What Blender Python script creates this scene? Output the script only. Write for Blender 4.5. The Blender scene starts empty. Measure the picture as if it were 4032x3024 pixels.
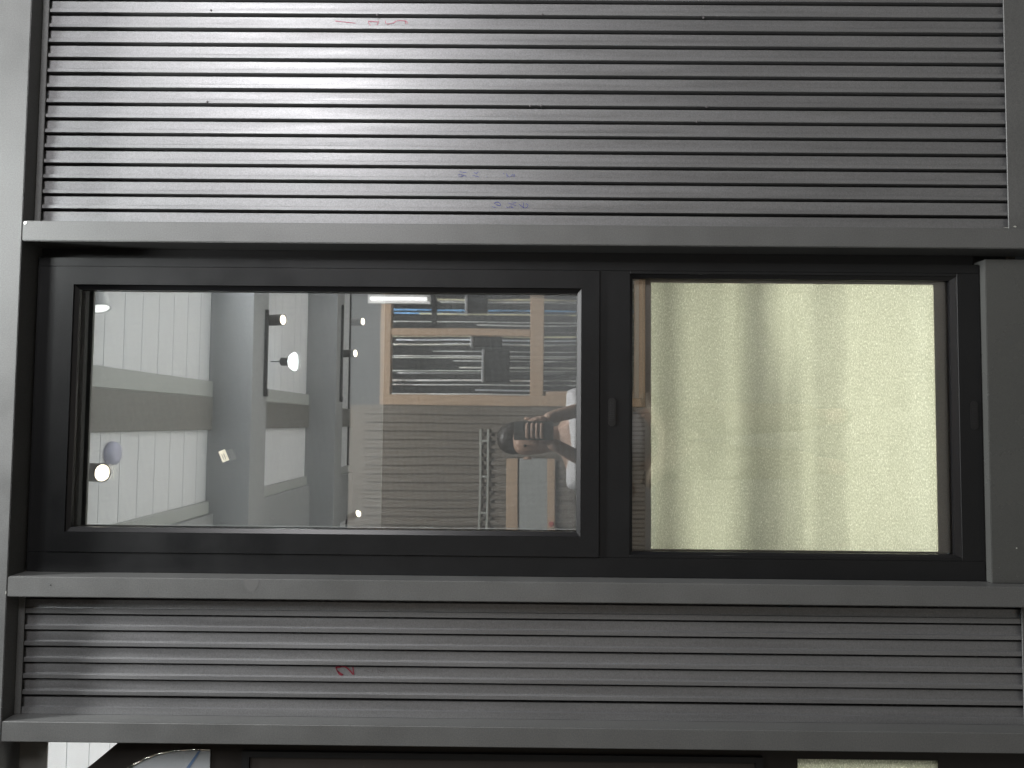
import bpy, bmesh, math, random
from mathutils import Vector, Matrix

random.seed(7)
scene = bpy.context.scene
COL = scene.collection
ZC = 1.5            # camera height above the hall floor; z values below are relative to it
D = 1.45            # camera distance from the front face of the steel frame (y = 0)

# ------------------------------------------------------------------ camera
R = Matrix(((0.99866906, 0.0507282, -0.00931393),
            (-0.05077973, 0.99869537, -0.00538263),
            (0.00902873, 0.00584842, 0.99994214)))
cam_data = bpy.data.cameras.new('camera')
cam = bpy.data.objects.new('camera', cam_data)
COL.objects.link(cam)
cx, cy, cz = R @ Vector((0, 0, -1)), R @ Vector((1, 0, 0)), -(R @ Vector((0, 1, 0)))
cam.matrix_world = Matrix(((cx.x, cy.x, cz.x, 0), (cx.y, cy.y, cz.y, -D), (cx.z, cy.z, cz.z, ZC), (0, 0, 0, 1)))
cam_data.sensor_width = 36
cam_data.lens = 27
cam_data.clip_start = 0.02
cam_data.clip_end = 200
scene.camera = cam

# ------------------------------------------------------------------ world, exposure
world = bpy.data.worlds.new('World')
scene.world = world
world.use_nodes = True
bg = world.node_tree.nodes['Background']
bg.inputs[0].default_value = (0.80, 0.88, 0.86, 1)
bg.inputs[1].default_value = 0.008
scene.view_settings.view_transform = 'Standard'
scene.view_settings.look = 'None'
scene.view_settings.exposure = 0.0
scene.view_settings.gamma = 1.0
scene.render.engine = 'CYCLES'
cy_ = scene.cycles
cy_.use_denoising = True
cy_.max_bounces = 12
cy_.transparent_max_bounces = 24
cy_.transmission_bounces = 8
cy_.sample_clamp_indirect = 6
cy_.caustics_reflective = False

# ------------------------------------------------------------------ hall lamps and an added reflection fill (area lights)
def area(name, loc, target, size, power, col=(1, 1, 1), size_y=None, spread=180):
    ld = bpy.data.lights.new(name, 'AREA')
    ld.energy = power
    ld.color = col
    ld.size = size
    if size_y:
        ld.shape = 'RECTANGLE'
        ld.size_y = size_y
    ld.spread = math.radians(spread)
    o = bpy.data.objects.new(name, ld)
    COL.objects.link(o)
    o.location = (loc[0], loc[1], loc[2] + ZC)
    d = Vector((target[0] - loc[0], target[1] - loc[1], target[2] - loc[2]))
    o.rotation_euler = d.to_track_quat('-Z', 'Y').to_euler()
    return o

area('hall_light', (1.75, -2.05, 1.05), (0.6, 0, 0.35), 0.8, 45, (1.0, 0.985, 1.0), 0.8)
area('hall_light', (1.0, -2.2, 2.8), (0.2, 0, 0.5), 0.5, 32, (0.96, 1.0, 0.99), 0.9)
area('hall_light', (0.5, -0.6, 3.1), (0.2, -3.4, 0.1), 1.6, 320, (0.98, 0.99, 0.98), 0.5)  # added to light the facing wall and photographer for the reflection

# ------------------------------------------------------------------ node helpers
def mat(name):
    m = bpy.data.materials.new(name)
    m.use_nodes = True
    return m, m.node_tree, m.node_tree.nodes['Principled BSDF']

def link(nt, a, b):
    nt.links.new(a, b)

def paint(name, col, rough=0.45, metal=0.0, spec=0.5, var=0.06, bump=0.05, bscale=900, streak=False, rvar=0.08, coat=0.0, pervar=0.0):
    """powder-coated / painted surface: fine orange peel, faint blotches, uneven gloss"""
    m, nt, b = mat(name)
    N = nt.nodes
    tc = N.new('ShaderNodeTexCoord')
    mp = N.new('ShaderNodeMapping')
    if streak:
        mp.inputs['Scale'].default_value = (60, 60, 3.0)
    else:
        mp.inputs['Scale'].default_value = (9, 9, 9)
    link(nt, tc.outputs['Object'], mp.inputs['Vector'])
    n1 = N.new('ShaderNodeTexNoise')
    n1.inputs['Scale'].default_value = 1.0
    n1.inputs['Detail'].default_value = 6
    n1.inputs['Roughness'].default_value = 0.6
    link(nt, mp.outputs[0], n1.inputs['Vector'])
    n2 = N.new('ShaderNodeTexNoise')
    n2.inputs['Scale'].default_value = bscale
    n2.inputs['Detail'].default_value = 3
    link(nt, tc.outputs['Object'], n2.inputs['Vector'])
    mr = N.new('ShaderNodeMapRange')
    mr.inputs['From Min'].default_value = 0.25
    mr.inputs['From Max'].default_value = 0.75
    mr.inputs['To Min'].default_value = 1 - var
    mr.inputs['To Max'].default_value = 1 + var
    link(nt, n1.outputs['Fac'], mr.inputs['Value'])
    mr2 = N.new('ShaderNodeMapRange')
    mr2.inputs['From Min'].default_value = 0.3
    mr2.inputs['From Max'].default_value = 0.7
    mr2.inputs['To Min'].default_value = 0.86
    mr2.inputs['To Max'].default_value = 1.14
    link(nt, n2.outputs['Fac'], mr2.inputs['Value'])
    mu = N.new('ShaderNodeMath'); mu.operation = 'MULTIPLY'
    link(nt, mr.outputs[0], mu.inputs[0]); link(nt, mr2.outputs[0], mu.inputs[1])
    if pervar:
        oi = N.new('ShaderNodeObjectInfo')
        pr = N.new('ShaderNodeMapRange')
        pr.inputs['To Min'].default_value = 1 - pervar
        pr.inputs['To Max'].default_value = 1 + pervar
        link(nt, oi.outputs['Random'], pr.inputs['Value'])
        m2 = N.new('ShaderNodeMath'); m2.operation = 'MULTIPLY'
        link(nt, mu.outputs[0], m2.inputs[0]); link(nt, pr.outputs[0], m2.inputs[1])
        mu = m2
    vm = N.new('ShaderNodeVectorMath'); vm.operation = 'SCALE'
    vm.inputs[0].default_value = col
    link(nt, mu.outputs[0], vm.inputs['Scale'])
    link(nt, vm.outputs[0], b.inputs['Base Color'])
    rr = N.new('ShaderNodeMapRange')
    rr.inputs['From Min'].default_value = 0.3
    rr.inputs['From Max'].default_value = 0.7
    rr.inputs['To Min'].default_value = max(0.02, rough - rvar)
    rr.inputs['To Max'].default_value = rough + rvar
    link(nt, n1.outputs['Fac'], rr.inputs['Value'])
    link(nt, rr.outputs[0], b.inputs['Roughness'])
    b.inputs['Metallic'].default_value = metal
    b.inputs['Specular IOR Level'].default_value = spec
    b.inputs['Coat Weight'].default_value = coat
    if bump:
        bp = N.new('ShaderNodeBump')
        bp.inputs['Strength'].default_value = bump
        bp.inputs['Distance'].default_value = 0.001
        link(nt, n2.outputs['Fac'], bp.inputs['Height'])
        link(nt, bp.outputs[0], b.inputs['Normal'])
    return m

def plain(name, col, rough=0.6, metal=0.0, emit=0.0, ecol=None):
    m, nt, b = mat(name)
    b.inputs['Base Color'].default_value = (*col, 1)
    b.inputs['Roughness'].default_value = rough
    b.inputs['Metallic'].default_value = metal
    if emit:
        b.inputs['Emission Color'].default_value = (*(ecol or col), 1)
        b.inputs['Emission Strength'].default_value = emit
    return m

def glass_mat(name, refl=0.10, tint=(0.985, 0.99, 0.985)):
    """coated glazing: clear, with a mirror-like share on every face"""
    m = bpy.data.materials.new(name)
    m.use_nodes = True
    nt = m.node_tree
    nt.nodes.clear()
    out = nt.nodes.new('ShaderNodeOutputMaterial')
    tr = nt.nodes.new('ShaderNodeBsdfTransparent')
    tr.inputs[0].default_value = (*tint, 1)
    gl = nt.nodes.new('ShaderNodeBsdfGlossy')
    gl.inputs['Roughness'].default_value = 0.0
    tc = nt.nodes.new('ShaderNodeTexCoord')
    nz = nt.nodes.new('ShaderNodeTexNoise')
    nz.inputs['Scale'].default_value = 4.0
    nz.inputs['Detail'].default_value = 1.0
    bp = nt.nodes.new('ShaderNodeBump')
    bp.inputs['Strength'].default_value = 0.05
    bp.inputs['Distance'].default_value = 0.004
    link(nt, tc.outputs['Object'], nz.inputs['Vector'])
    link(nt, nz.outputs['Fac'], bp.inputs['Height'])
    link(nt, bp.outputs[0], gl.inputs['Normal'])
    mx = nt.nodes.new('ShaderNodeMixShader')
    lw = nt.nodes.new('ShaderNodeFresnel')
    lw.inputs['IOR'].default_value = 1.5
    ad = nt.nodes.new('ShaderNodeMath'); ad.operation = 'ADD'
    ad.inputs[1].default_value = refl - 0.04
    link(nt, lw.outputs[0], ad.inputs[0])
    link(nt, ad.outputs[0], mx.inputs[0])
    link(nt, tr.outputs[0], mx.inputs[1])
    link(nt, gl.outputs[0], mx.inputs[2])
    link(nt, mx.outputs[0], out.inputs[0])
    return m

def frosted_mat(name):
    """obscure glass: granular, scatters the light that falls on its back"""
    m = bpy.data.materials.new(name)
    m.use_nodes = True
    nt = m.node_tree
    nt.nodes.clear()
    N = nt.nodes
    out = N.new('ShaderNodeOutputMaterial')
    tc = N.new('ShaderNodeTexCoord')
    mp = N.new('ShaderNodeMapping')
    mp.inputs['Scale'].default_value = (235, 470, 470)
    link(nt, tc.outputs['Object'], mp.inputs['Vector'])
    nz = N.new('ShaderNodeTexNoise')
    nz.inputs['Scale'].default_value = 1.0
    nz.inputs['Detail'].default_value = 3
    nz.inputs['Roughness'].default_value = 0.7
    link(nt, mp.outputs[0], nz.inputs['Vector'])
    cr = N.new('ShaderNodeValToRGB')
    cr.color_ramp.elements[0].position = 0.38
    cr.color_ramp.elements[0].color = (0.50, 0.51, 0.44, 1)
    cr.color_ramp.elements[1].position = 0.67
    cr.color_ramp.elements[1].color = (1.0, 1.0, 0.94, 1)
    e3 = cr.color_ramp.elements.new(0.57)
    e3.color = (0.70, 0.71, 0.63, 1)
    link(nt, nz.outputs['Fac'], cr.inputs[0])
    tl = N.new('ShaderNodeBsdfTranslucent')
    link(nt, cr.outputs[0], tl.inputs['Color'])
    rf = N.new('ShaderNodeBsdfRefraction')
    rf.inputs['IOR'].default_value = 1.1
    rf.inputs['Roughness'].default_value = 0.42
    link(nt, cr.outputs[0], rf.inputs['Color'])
    bp = N.new('ShaderNodeBump')
    bp.inputs['Strength'].default_value = 0.5
    bp.inputs['Distance'].default_value = 0.002
    link(nt, nz.outputs['Fac'], bp.inputs['Height'])
    link(nt, bp.outputs[0], rf.inputs['Normal'])
    mx = N.new('ShaderNodeMixShader')
    mx.inputs[0].default_value = 0.03
    link(nt, tl.outputs[0], mx.inputs[1])
    link(nt, rf.outputs[0], mx.inputs[2])
    link(nt, mx.outputs[0], out.inputs[0])
    return m

M = {}
M['steel'] = paint('grey_powder_coat', (0.148, 0.150, 0.148), 0.44, 0.35, 0.5, 0.07, 0.14, 420)
M['clad'] = paint('metallic_cladding_coat', (0.232, 0.233, 0.238), 0.44, 0.6, 0.5, 0.10, 0.10, 420, streak=True, rvar=0.09, pervar=0.06)
M['frame'] = paint('anthracite_coat', (0.0115, 0.0118, 0.0125), 0.38, 0.0, 0.28, 0.06, 0.14, 420)
M['sill'] = paint('grey_sill_coat', (0.09, 0.092, 0.088), 0.28, 0.2, 0.5, 0.05, 0.03, 700)
M['ventbar'] = plain('dark_grey_plastic', (0.016, 0.016, 0.0165), 0.4)
M['ventcover'] = plain('satin_black_plastic', (0.010, 0.010, 0.0104), 0.42)
M['margin'] = paint('grey_rib_reflection', (0.78, 0.75, 0.71), 0.5)  # these four colours stand for the reflected tan window and ribbed wall
M['pad'] = paint('grey_green_reflection', (0.74, 0.80, 0.76), 0.5)
M['trim_light'] = paint('pale_bead_reflection', (0.80, 0.68, 0.52), 0.5)
M['tan_reflection'] = paint('tan_frame_reflection', (0.86, 0.70, 0.52), 0.5)
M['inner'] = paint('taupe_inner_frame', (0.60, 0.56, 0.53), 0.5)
M['phone'] = plain('dark_grey_phone', (0.09, 0.085, 0.08), 0.35)
M['gasket'] = plain('black_rubber', (0.008, 0.008, 0.009), 0.30)
M['black'] = plain('matt_black', (0.010, 0.010, 0.011), 0.55)
M['glass'] = glass_mat('coated_glazing', 0.125)
M['glass_clear'] = glass_mat('front_glazing', 0.12)
M['frost'] = frosted_mat('obscure_glass')
M['spacer'] = paint('grey_inner_frame', (0.10, 0.098, 0.094), 0.6, 0, 0.3)
M['wire'] = plain('grey_screen_wire', (0.46, 0.46, 0.46), 0.45, 0.2)
M['plank'] = paint('white_ceiling_board', (0.74, 0.75, 0.77), 0.6, 0, 0.3, 0.03, 0.02)
M['beam'] = paint('grey_painted_beam', (0.27, 0.275, 0.28), 0.6, 0, 0.3)
M['beam_brown'] = paint('taupe_painted_beam', (0.16, 0.156, 0.145), 0.6, 0, 0.3)
M['trim_grey'] = paint('grey_trim_board', (0.36, 0.37, 0.36), 0.6, 0, 0.3)
M['inwall'] = paint('interior_wall_paint', (0.13, 0.135, 0.14), 0.7, 0, 0.3)
M['infloor'] = paint('interior_board_floor', (0.34, 0.32, 0.29), 0.6, 0, 0.3)
M['tan'] = paint('tan_window_wood', (0.50, 0.36, 0.25), 0.5, 0, 0.4, 0.10, 0.05, 300, streak=True)
M['oppwall'] = paint('brown_grey_corrugated_coat', (0.205, 0.178, 0.150), 0.5, 0.1, 0.4, 0.1)
M['hallfloor'] = paint('hall_concrete', (0.13, 0.125, 0.115), 0.7, 0, 0.3, 0.15)
M['door_dark'] = paint('dark_brown_door_coat', (0.026, 0.022, 0.020), 0.45, 0, 0.4)
M['white'] = paint('white_paint', (0.72, 0.71, 0.70), 0.55, 0, 0.4, 0.03)
M['skin'] = plain('skin', (0.38, 0.25, 0.185), 0.55)
M['shirt'] = paint('white_cotton', (0.52, 0.51, 0.52), 0.9, 0, 0.2, 0.05, 0.2, 200)
M['khaki'] = paint('khaki_cloth', (0.36, 0.30, 0.22), 0.9, 0, 0.2, 0.1, 0.2, 200)
M['hair'] = plain('dark_hair', (0.02, 0.014, 0.010), 0.5)
M['blue_ink'] = plain('blue_ink', (0.035, 0.04, 0.24), 0.7)
M['blue_faint'] = plain('faint_blue_ink', (0.08, 0.09, 0.27), 0.7)
M['red_ink'] = plain('dark_red_ink', (0.16, 0.008, 0.022), 0.6)
M['pink_ink'] = plain('faint_red_ink', (0.42, 0.11, 0.16), 0.7)
M['pencil'] = plain('pencil_grey', (0.10, 0.09, 0.095), 0.7)
M['chip'] = plain('bare_metal_chip', (0.75, 0.76, 0.70), 0.3, 0.6)
M['paper'] = paint('cream_paper', (0.72, 0.68, 0.55), 0.8, 0, 0.2, 0.08, 0.1, 200)

# ------------------------------------------------------------------ object helpers
def add_obj(name, me, m, parent=None, label=None):
    o = bpy.data.objects.new(name, me)
    COL.objects.link(o)
    if m is not None:
        me.materials.append(m)
    if parent is not None:
        o.parent = parent
    if label:
        o['label'] = label
    return o

def thing(name, label, cat, loc=(0, 0, 0), group=None):
    o = bpy.data.objects.new(name, None)
    o.empty_display_size = 0.05
    COL.objects.link(o)
    o.location = (loc[0], loc[1], loc[2])
    o['label'] = label
    o['category'] = cat
    o['kind'] = 'thing'
    if group:
        o['group'] = group
    return o

def tag(o, label, cat, group=None):
    o['label'] = label
    o['category'] = cat
    o['kind'] = 'thing'
    if group:
        o['group'] = group
    return o

def structure(o):
    o['kind'] = 'structure'
    return o

def off(parent):
    return parent.location.copy() if parent is not None else Vector((0, 0, 0))

def mesh_from_bm(name, bm, smooth=False):
    bmesh.ops.recalc_face_normals(bm, faces=bm.faces[:])
    me = bpy.data.meshes.new(name)
    bm.to_mesh(me)
    bm.free()
    if smooth:
        for p in me.polygons:
            p.use_smooth = True
    return me

def box(name, x0, x1, y0, y1, z0, z1, m, parent=None, bev=0.0, seg=1, base=None, label=None):
    """axis-aligned box; z is relative to the camera height"""
    bm = bmesh.new()
    o = base if base is not None else off(parent)
    bmesh.ops.create_cube(bm, size=1)
    for v in bm.verts:
        v.co = Vector(((x0 + x1) / 2 + v.co.x * (x1 - x0), (y0 + y1) / 2 + v.co.y * (y1 - y0),
                       ZC + (z0 + z1) / 2 + v.co.z * (z1 - z0))) - o
    if bev:
        bmesh.ops.bevel(bm, geom=bm.edges[:], offset=bev, segments=seg, affect='EDGES', clamp_overlap=True)
    return add_obj(name, mesh_from_bm(name, bm), m, parent, label)

def ring(name, xo0, xo1, zo0, zo1, xi0, xi1, zi0, zi1, y0, y1, m, parent, bev=0.0006, yi=None, base=None):
    """rectangular frame with mitred corners; yi = front depth at the inner edge (sloping face)"""
    bm = bmesh.new()
    o = base if base is not None else off(parent)
    yi = y0 if yi is None else yi
    O = [(xo0, zo0), (xo1, zo0), (xo1, zo1), (xo0, zo1)]
    I = [(xi0, zi0), (xi1, zi0), (xi1, zi1), (xi0, zi1)]
    def V(p, y):
        return bm.verts.new(Vector((p[0], y, ZC + p[1])) - o)
    of = [V(p, y0) for p in O]; ob = [V(p, y1) for p in O]
    jf = [V(p, yi) for p in I]; jb = [V(p, y1) for p in I]
    for k in range(4):
        n = (k + 1) % 4
        bm.faces.new((of[k], of[n], jf[n], jf[k]))
        bm.faces.new((ob[k], jb[k], jb[n], ob[n]))
        bm.faces.new((of[k], ob[k], ob[n], of[n]))
        bm.faces.new((jf[k], jf[n], jb[n], jb[k]))
    if bev:
        es = [e for e in bm.edges if len(e.link_faces) == 2 and e.calc_face_angle(0) > 0.5 and
              (abs(e.verts[0].co.y - e.verts[1].co.y) < 1e-6)]
        bmesh.ops.bevel(bm, geom=es, offset=bev, segments=2, affect='EDGES', clamp_overlap=True)
    return add_obj(name, mesh_from_bm(name, bm), m, parent)

def extrude_profile(name, pts, z0, z1, m, parent=None):
    """closed XY profile run along z"""
    bm = bmesh.new()
    o = off(parent)
    a = [bm.verts.new(Vector((x, y, ZC + z0)) - o) for x, y in pts]
    b = [bm.verts.new(Vector((x, y, ZC + z1)) - o) for x, y in pts]
    n = len(pts)
    for k in range(n):
        bm.faces.new((a[k], a[(k + 1) % n], b[(k + 1) % n], b[k]))
    bm.faces.new(a); bm.faces.new(b)
    return add_obj(name, mesh_from_bm(name, bm), m, parent)

def slab(name, pts, y0, y1, m, parent=None):
    """polygon in the facade plane (x, z), given thickness along y"""
    bm = bmesh.new()
    o = off(parent)
    a = [bm.verts.new(Vector((x, y0, ZC + z)) - o) for x, z in pts]
    b = [bm.verts.new(Vector((x, y1, ZC + z)) - o) for x, z in pts]
    n = len(pts)
    for k in range(n):
        bm.faces.new((a[k], a[(k + 1) % n], b[(k + 1) % n], b[k]))
    bm.faces.new(a); bm.faces.new(b)
    return add_obj(name, mesh_from_bm(name, bm), m, parent)

def tube_bm(bm, p0, p1, r0, r1=None, seg=16, caps=True):
    p0, p1 = Vector(p0), Vector(p1)
    r1 = r0 if r1 is None else r1
    d = (p1 - p0).normalized()
    q = d.to_track_quat('Z', 'Y')
    A, B = [], []
    for k in range(seg):
        t = 2 * math.pi * k / seg
        v = Vector((math.cos(t), math.sin(t), 0))
        A.append(bm.verts.new(p0 + q @ (v * r0)))
        B.append(bm.verts.new(p1 + q @ (v * r1)))
    for k in range(seg):
        bm.faces.new((A[k], A[(k + 1) % seg], B[(k + 1) % seg], B[k]))
    if caps:
        bm.faces.new(A[::-1]); bm.faces.new(B)

def lathe(name, prof, p0, axis, m, parent, seg=24, smooth=False):
    """profile [(r, h)] turned round an axis from point p0 (z relative to camera height)"""
    bm = bmesh.new()
    o = off(parent)
    q = Vector(axis).normalized().to_track_quat('Z', 'Y')
    base = Vector((p0[0], p0[1], p0[2] + ZC)) - o
    rings = []
    for r, h in prof:
        rings.append([bm.verts.new(base + q @ Vector((r * math.cos(2 * math.pi * k / seg), r * math.sin(2 * math.pi * k / seg), h))) for k in range(seg)])
    for a, b in zip(rings, rings[1:]):
        for k in range(seg):
            bm.faces.new((a[k], a[(k + 1) % seg], b[(k + 1) % seg], b[k]))
    bm.faces.new(rings[0][::-1]); bm.faces.new(rings[-1])
    return add_obj(name, mesh_from_bm(name, bm, smooth), m, parent)

def at(x, y, Y):
    """point of the facade plane at depth Y that photograph pixel (x, y) of 4032 x 3024 shows"""
    d = R @ Vector((-(y - 1512) / 3024, 1, -(x - 2016) / 3024))
    t = (D + Y) / d.y
    return d.x * t, d.z * t

def strokes(name, polylines, Y, w, m, parent, label=None):
    """pen strokes: thin flat ribbons lying on a surface at depth Y, polylines in (x, z)"""
    bm = bmesh.new()
    o = off(parent)
    for pl in polylines:
        P = [Vector((a, b)) for a, b in pl]
        if len(P) > 2:   # soften the corners a little
            Q = [P[0]]
            for a, b in zip(P, P[1:]):
                Q += [a * .75 + b * .25, a * .25 + b * .75]
            P = Q + [P[-1]]
        L, Rr = [], []
        for k, p in enumerate(P):
            t = (P[min(k + 1, len(P) - 1)] - P[max(k - 1, 0)])
            t = t.normalized() if t.length > 1e-9 else Vector((1, 0))
            n = Vector((-t.y, t.x)) * (w / 2) * (0.75 + 0.5 * random.random())
            L.append(p + n); Rr.append(p - n)
        def V(p, y):
            return bm.verts.new(Vector((p.x, y, ZC + p.y)) - o)
        lf = [V(p, Y - 0.0006) for p in L]; rf = [V(p, Y - 0.0006) for p in Rr]
        for k in range(len(P) - 1):
            bm.faces.new((lf[k], lf[k + 1], rf[k + 1], rf[k]))
    r_ = add_obj(name, mesh_from_bm(name, bm), m, parent, label)
    r_['kind'] = 'stuff'
    return r_

# =================================================================== THE FACADE
# ---------------------------------------------------------------- steel frame
XR0, XR1 = 0.3400, 0.3790        # post to the right of the window
XL0, XL1 = -0.3335, -0.2955      # post to the left of the window
XF0, XF1 = -0.5990, -0.5615      # last post, left of the narrow cladding
ZT = 0.9505                      # underside of the head beam
steel = thing('steel_frame', 'grey painted steel frame of posts, head beam and sills around the window and cladding', 'steel frame', (0, 0, 0))
box('head_beam', -1.25, 1.30, 0.0, 0.075, ZT, 1.16, M['steel'], steel, 0.0012, 2)
for a, b in ((XR0, XR1), (XL0, XL1), (XF0, XF1), (1.16, 1.20), (-1.16, -1.12)):
    box('post', a, b, 0.0, 0.070, -ZC, ZT - 0.0004, M['steel'], steel, 0.0015, 3)
# angle trims at the head and foot of the cladding bays
box('head_trim', XR1 + 0.0005, 1.159, 0.0350, 0.0375, 0.9380, ZT - 0.0005, M['steel'], steel, 0.0004)
box('head_trim', XF1 + 0.0005, XL0 - 0.0005, 0.0350, 0.0375, 0.9375, ZT - 0.0005, M['steel'], steel, 0.0004)
box('foot_beam', XR1 + 0.0005, 1.159, 0.0380, 0.070, -1.14, -0.9860, M['steel'], steel, 0.0012, 2)
box('foot_lip', XR1 + 0.0007, 1.158, 0.0345, 0.0372, -1.139, -0.9565, M['steel'], steel, 0.0006)
box('foot_beam', XF1 + 0.0005, XL0 - 0.0005, 0.0380, 0.070, -1.14, -0.9860, M['steel'], steel, 0.0012, 2)
box('foot_lip', XF1 + 0.0007, XL0 - 0.0007, 0.0345, 0.0372, -1.139, -0.9640, M['steel'], steel, 0.0006)
box('window_sill', XL1 + 0.0005, 0.3255, 0.0295, 0.070, -1.14, -0.9060, M['sill'], steel, 0.0010, 2)
# little chips, flecks and the run of paint on the frame
def fleck(px, py, Y, w, h, m, parent=steel, name='paint_chip'):
    x, z = at(px, py, Y)
    k = 7
    pts = []
    for i in range(k):
        t = 2 * math.pi * i / k
        s = 0.7 + 0.5 * random.random()
        pts.append((x + math.cos(t) * h / 2 * s, z + math.sin(t) * w / 2 * s))
    return slab(name, pts, Y - 0.0005, Y - 0.0001, m, parent)
fleck(3996, 892, 0.0345, 0.007, 0.004, M['chip'])
fleck(3960, 897, 0.0, 0.011, 0.0013, M['chip'])
fleck(100, 877, 0.0, 0.006, 0.006, M['chip'])
fleck(199, 2304, 0.0, 0.002, 0.0035, M['black'])
fleck(4003, 2158, 0.0295, 0.003, 0.003, M['chip'])
fleck(24, 2333, 0.0, 0.002, 0.007, M['chip'])
M['run'] = plain('dried_paint_run', (0.118, 0.118, 0.116), 0.6, 0.1)
rx, rz = at(990, 2300, 0)
slab('paint_run', [(rx + .0086, rz + .018), (rx + .0086, rz - .016), (rx - .004, rz - .012), (rx - .013, rz - .006), (rx - .013, rz + .007), (rx - .002, rz + .012)], -0.00014, -0.0001, M['run'], steel)

# ---------------------------------------------------------------- ribbed cladding
PITCH = 0.03053
RW = 0.0076
SLOT = 0.0046
YR, YV, YB = 0.0382, 0.0442, 0.0650     # rib face, valley face, back
def slat(parent, x, pitch=PITCH, rw=RW, z0=-0.985, z1=0.962, dx=0.0):
    c = 0.0006
    e = x + pitch - SLOT
    pts = [(x, YR + c), (x + c, YR), (x + rw - c, YR), (x + rw, YR + c), (x + rw, YV - 0.0002),
           (x + rw + 0.0008, YV), (e - c, YV), (e, YV + c), (e, YB - 0.002), (x + pitch - .0004, YB - .002), (x + pitch - .0004, YB), (x, YB)]
    ang = random.uniform(-.010, .010)
    cx0, cy0 = x + pitch / 2, YV
    pts = [(px, py + (px - cx0) * ang) if py < YB - .004 else (px, py) for px, py in pts]
    return extrude_profile('slat', pts, z0, z1, M['clad'], parent)
clad_r = thing('ribbed_cladding', 'wide sheet of ribbed grey metal cladding with faint blue pen marks, right of the window', 'cladding', (0.75, 0.045, 0))
xk = [0.4138 + PITCH * k for k in range(0, 23)]
for k, x in enumerate(xk):
    slat(clad_r, x + random.uniform(-.0003, .0003))
box('edge_slat', XR1 + 0.0004, 0.4088, YV, YB, -0.985, 0.962, M['clad'], clad_r)
clad_l = thing('ribbed_cladding', 'narrow strip of ribbed grey cladding marked with a red 2, left of the window', 'cladding', (-0.45, 0.045, 0))
box('edge_slat', -0.3469, XL0 - 0.0004, 0.0635, YB, -0.985, 0.962, M['clad'], clad_l)
xl = [-0.3728 - 0.03060 * k for k in range(0, 7)]
for k, x in enumerate(xl):
    if k == 6:
        extrude_profile('end_slat', [(-0.5611, YR), (-0.5488, YR), (-0.5488, YV), (-0.5321, YV), (-0.5321, YB), (-0.5611, YB)], -0.985, 0.962, M['clad'], clad_l)
        continue
    slat(clad_l, x + random.uniform(-.0002, .0002), 0.03060, 0.0082 + (0.0018 if k == 0 else 0))

def crop_pts(pls, ox, oy, s, Y):
    return [[at(ox + a * s, oy + b * s, Y) for a, b in pl] for pl in pls]
S1 = 400 / 2212
strokes('pen_mark', crop_pts([
    [(1035, 1005), (1060, 1020), (1095, 1030)], [(1040, 960), (1245, 1030)],
    [(1085, 890), (1130, 862), (1190, 870), (1225, 915), (1215, 945), (1160, 935), (1110, 905), (1085, 880)],
    [(1390, 880), (1560, 945)], [(1480, 888), (1560, 870)], [(1350, 965), (1430, 1030)],
    [(1390, 1000), (1440, 940), (1480, 960), (1450, 1005), (1410, 1015)], [(1440, 985), (1515, 1030)], [(1460, 1005), (1500, 980)],
    [(1620, 910), (1795, 1035)], [(1715, 870), (1720, 950), (1705, 1025)],
    [(1765, 905), (1810, 900), (1822, 945), (1790, 985), (1740, 1000)]], 1750, 640, S1, YV), YV, 0.0010, M['blue_ink'], clad_r, 'blue handwritten marks')
strokes('pen_mark', crop_pts([
    [(312, 262), (322, 332), (400, 278), (350, 250), (315, 262)], [(380, 300), (430, 275), (480, 300), (450, 335), (400, 325), (375, 285)],
    [(330, 195), (382, 215)], [(400, 218), (480, 215)], [(612, 290), (660, 280), (690, 325)], [(640, 215), (712, 250)], [(700, 228), (742, 205)],
    [(690, 300), (752, 316)], [(915, 310), (930, 316)], [(1280, 235), (1302, 240)], [(1355, 235), (1370, 350)], [(1370, 270), (1420, 330)],
    [(1430, 300), (1470, 290), (1480, 255), (1500, 268), (1490, 310), (1530, 300), (1525, 250)]], 1750, 640, S1, YV), YV, 0.0009, M['blue_faint'], clad_r, 'faded blue handwritten marks')
S2 = 600 / 2212
strokes('pen_mark', crop_pts([
    [(440, 122), (600, 140), (740, 155)], [(920, 125), (1060, 135)], [(920, 135), (950, 190), (1050, 190), (1075, 118)],
    [(1170, 118), (1180, 172), (1300, 150), (1330, 115), (1480, 120), (1490, 160)], [(1460, 120), (1465, 160)]], 1200, 50, S2, YV), YV, 0.0013, M['pink_ink'], clad_r, 'faint red handwritten marks')
strokes('pen_mark', crop_pts([
    [(560, 535), (440, 460), (402, 390), (412, 352), (560, 352), (630, 370), (720, 455), (780, 532)],
    [(790, 530), (772, 362)], [(430, 440), (480, 528), (550, 540)], [(405, 385), (520, 358)]], 1250, 2560, S1, YV), YV, 0.0024, M['red_ink'], clad_l, 'red handwritten number 2')
strokes('pen_mark', crop_pts([
    [(1010, 430), (1130, 470)], [(1195, 410), (1200, 465)], [(1312, 372), (1320, 500), (1336, 488)],
    [(1340, 430), (1400, 470), (1470, 462), (1480, 380)], [(1725, 380), (1720, 440)]], 1250, 2560, S1, YV), YV, 0.0007, M['pencil'], clad_l, 'faint pencil marks')
S3 = 1344 / 2212
for ox, a, b in ((0, 1368, 68), (0, 1344, 660), (1344, 233, 98), (1344, 1303, 95), (1344, 1295, 685), (1344, 1225, 686), (2688, 135, 115), (2688, 155, 693), (2688, 92, 790)):
    x, z = at(ox + a * S3, b * S3, YR)
    lathe('screw', [(0.0021, 0), (0.0021, 0.0008), (0.0012, 0.0014)], (x, YR, z), (0, -1, 0), M['pencil'], clad_r, 8)

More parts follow.
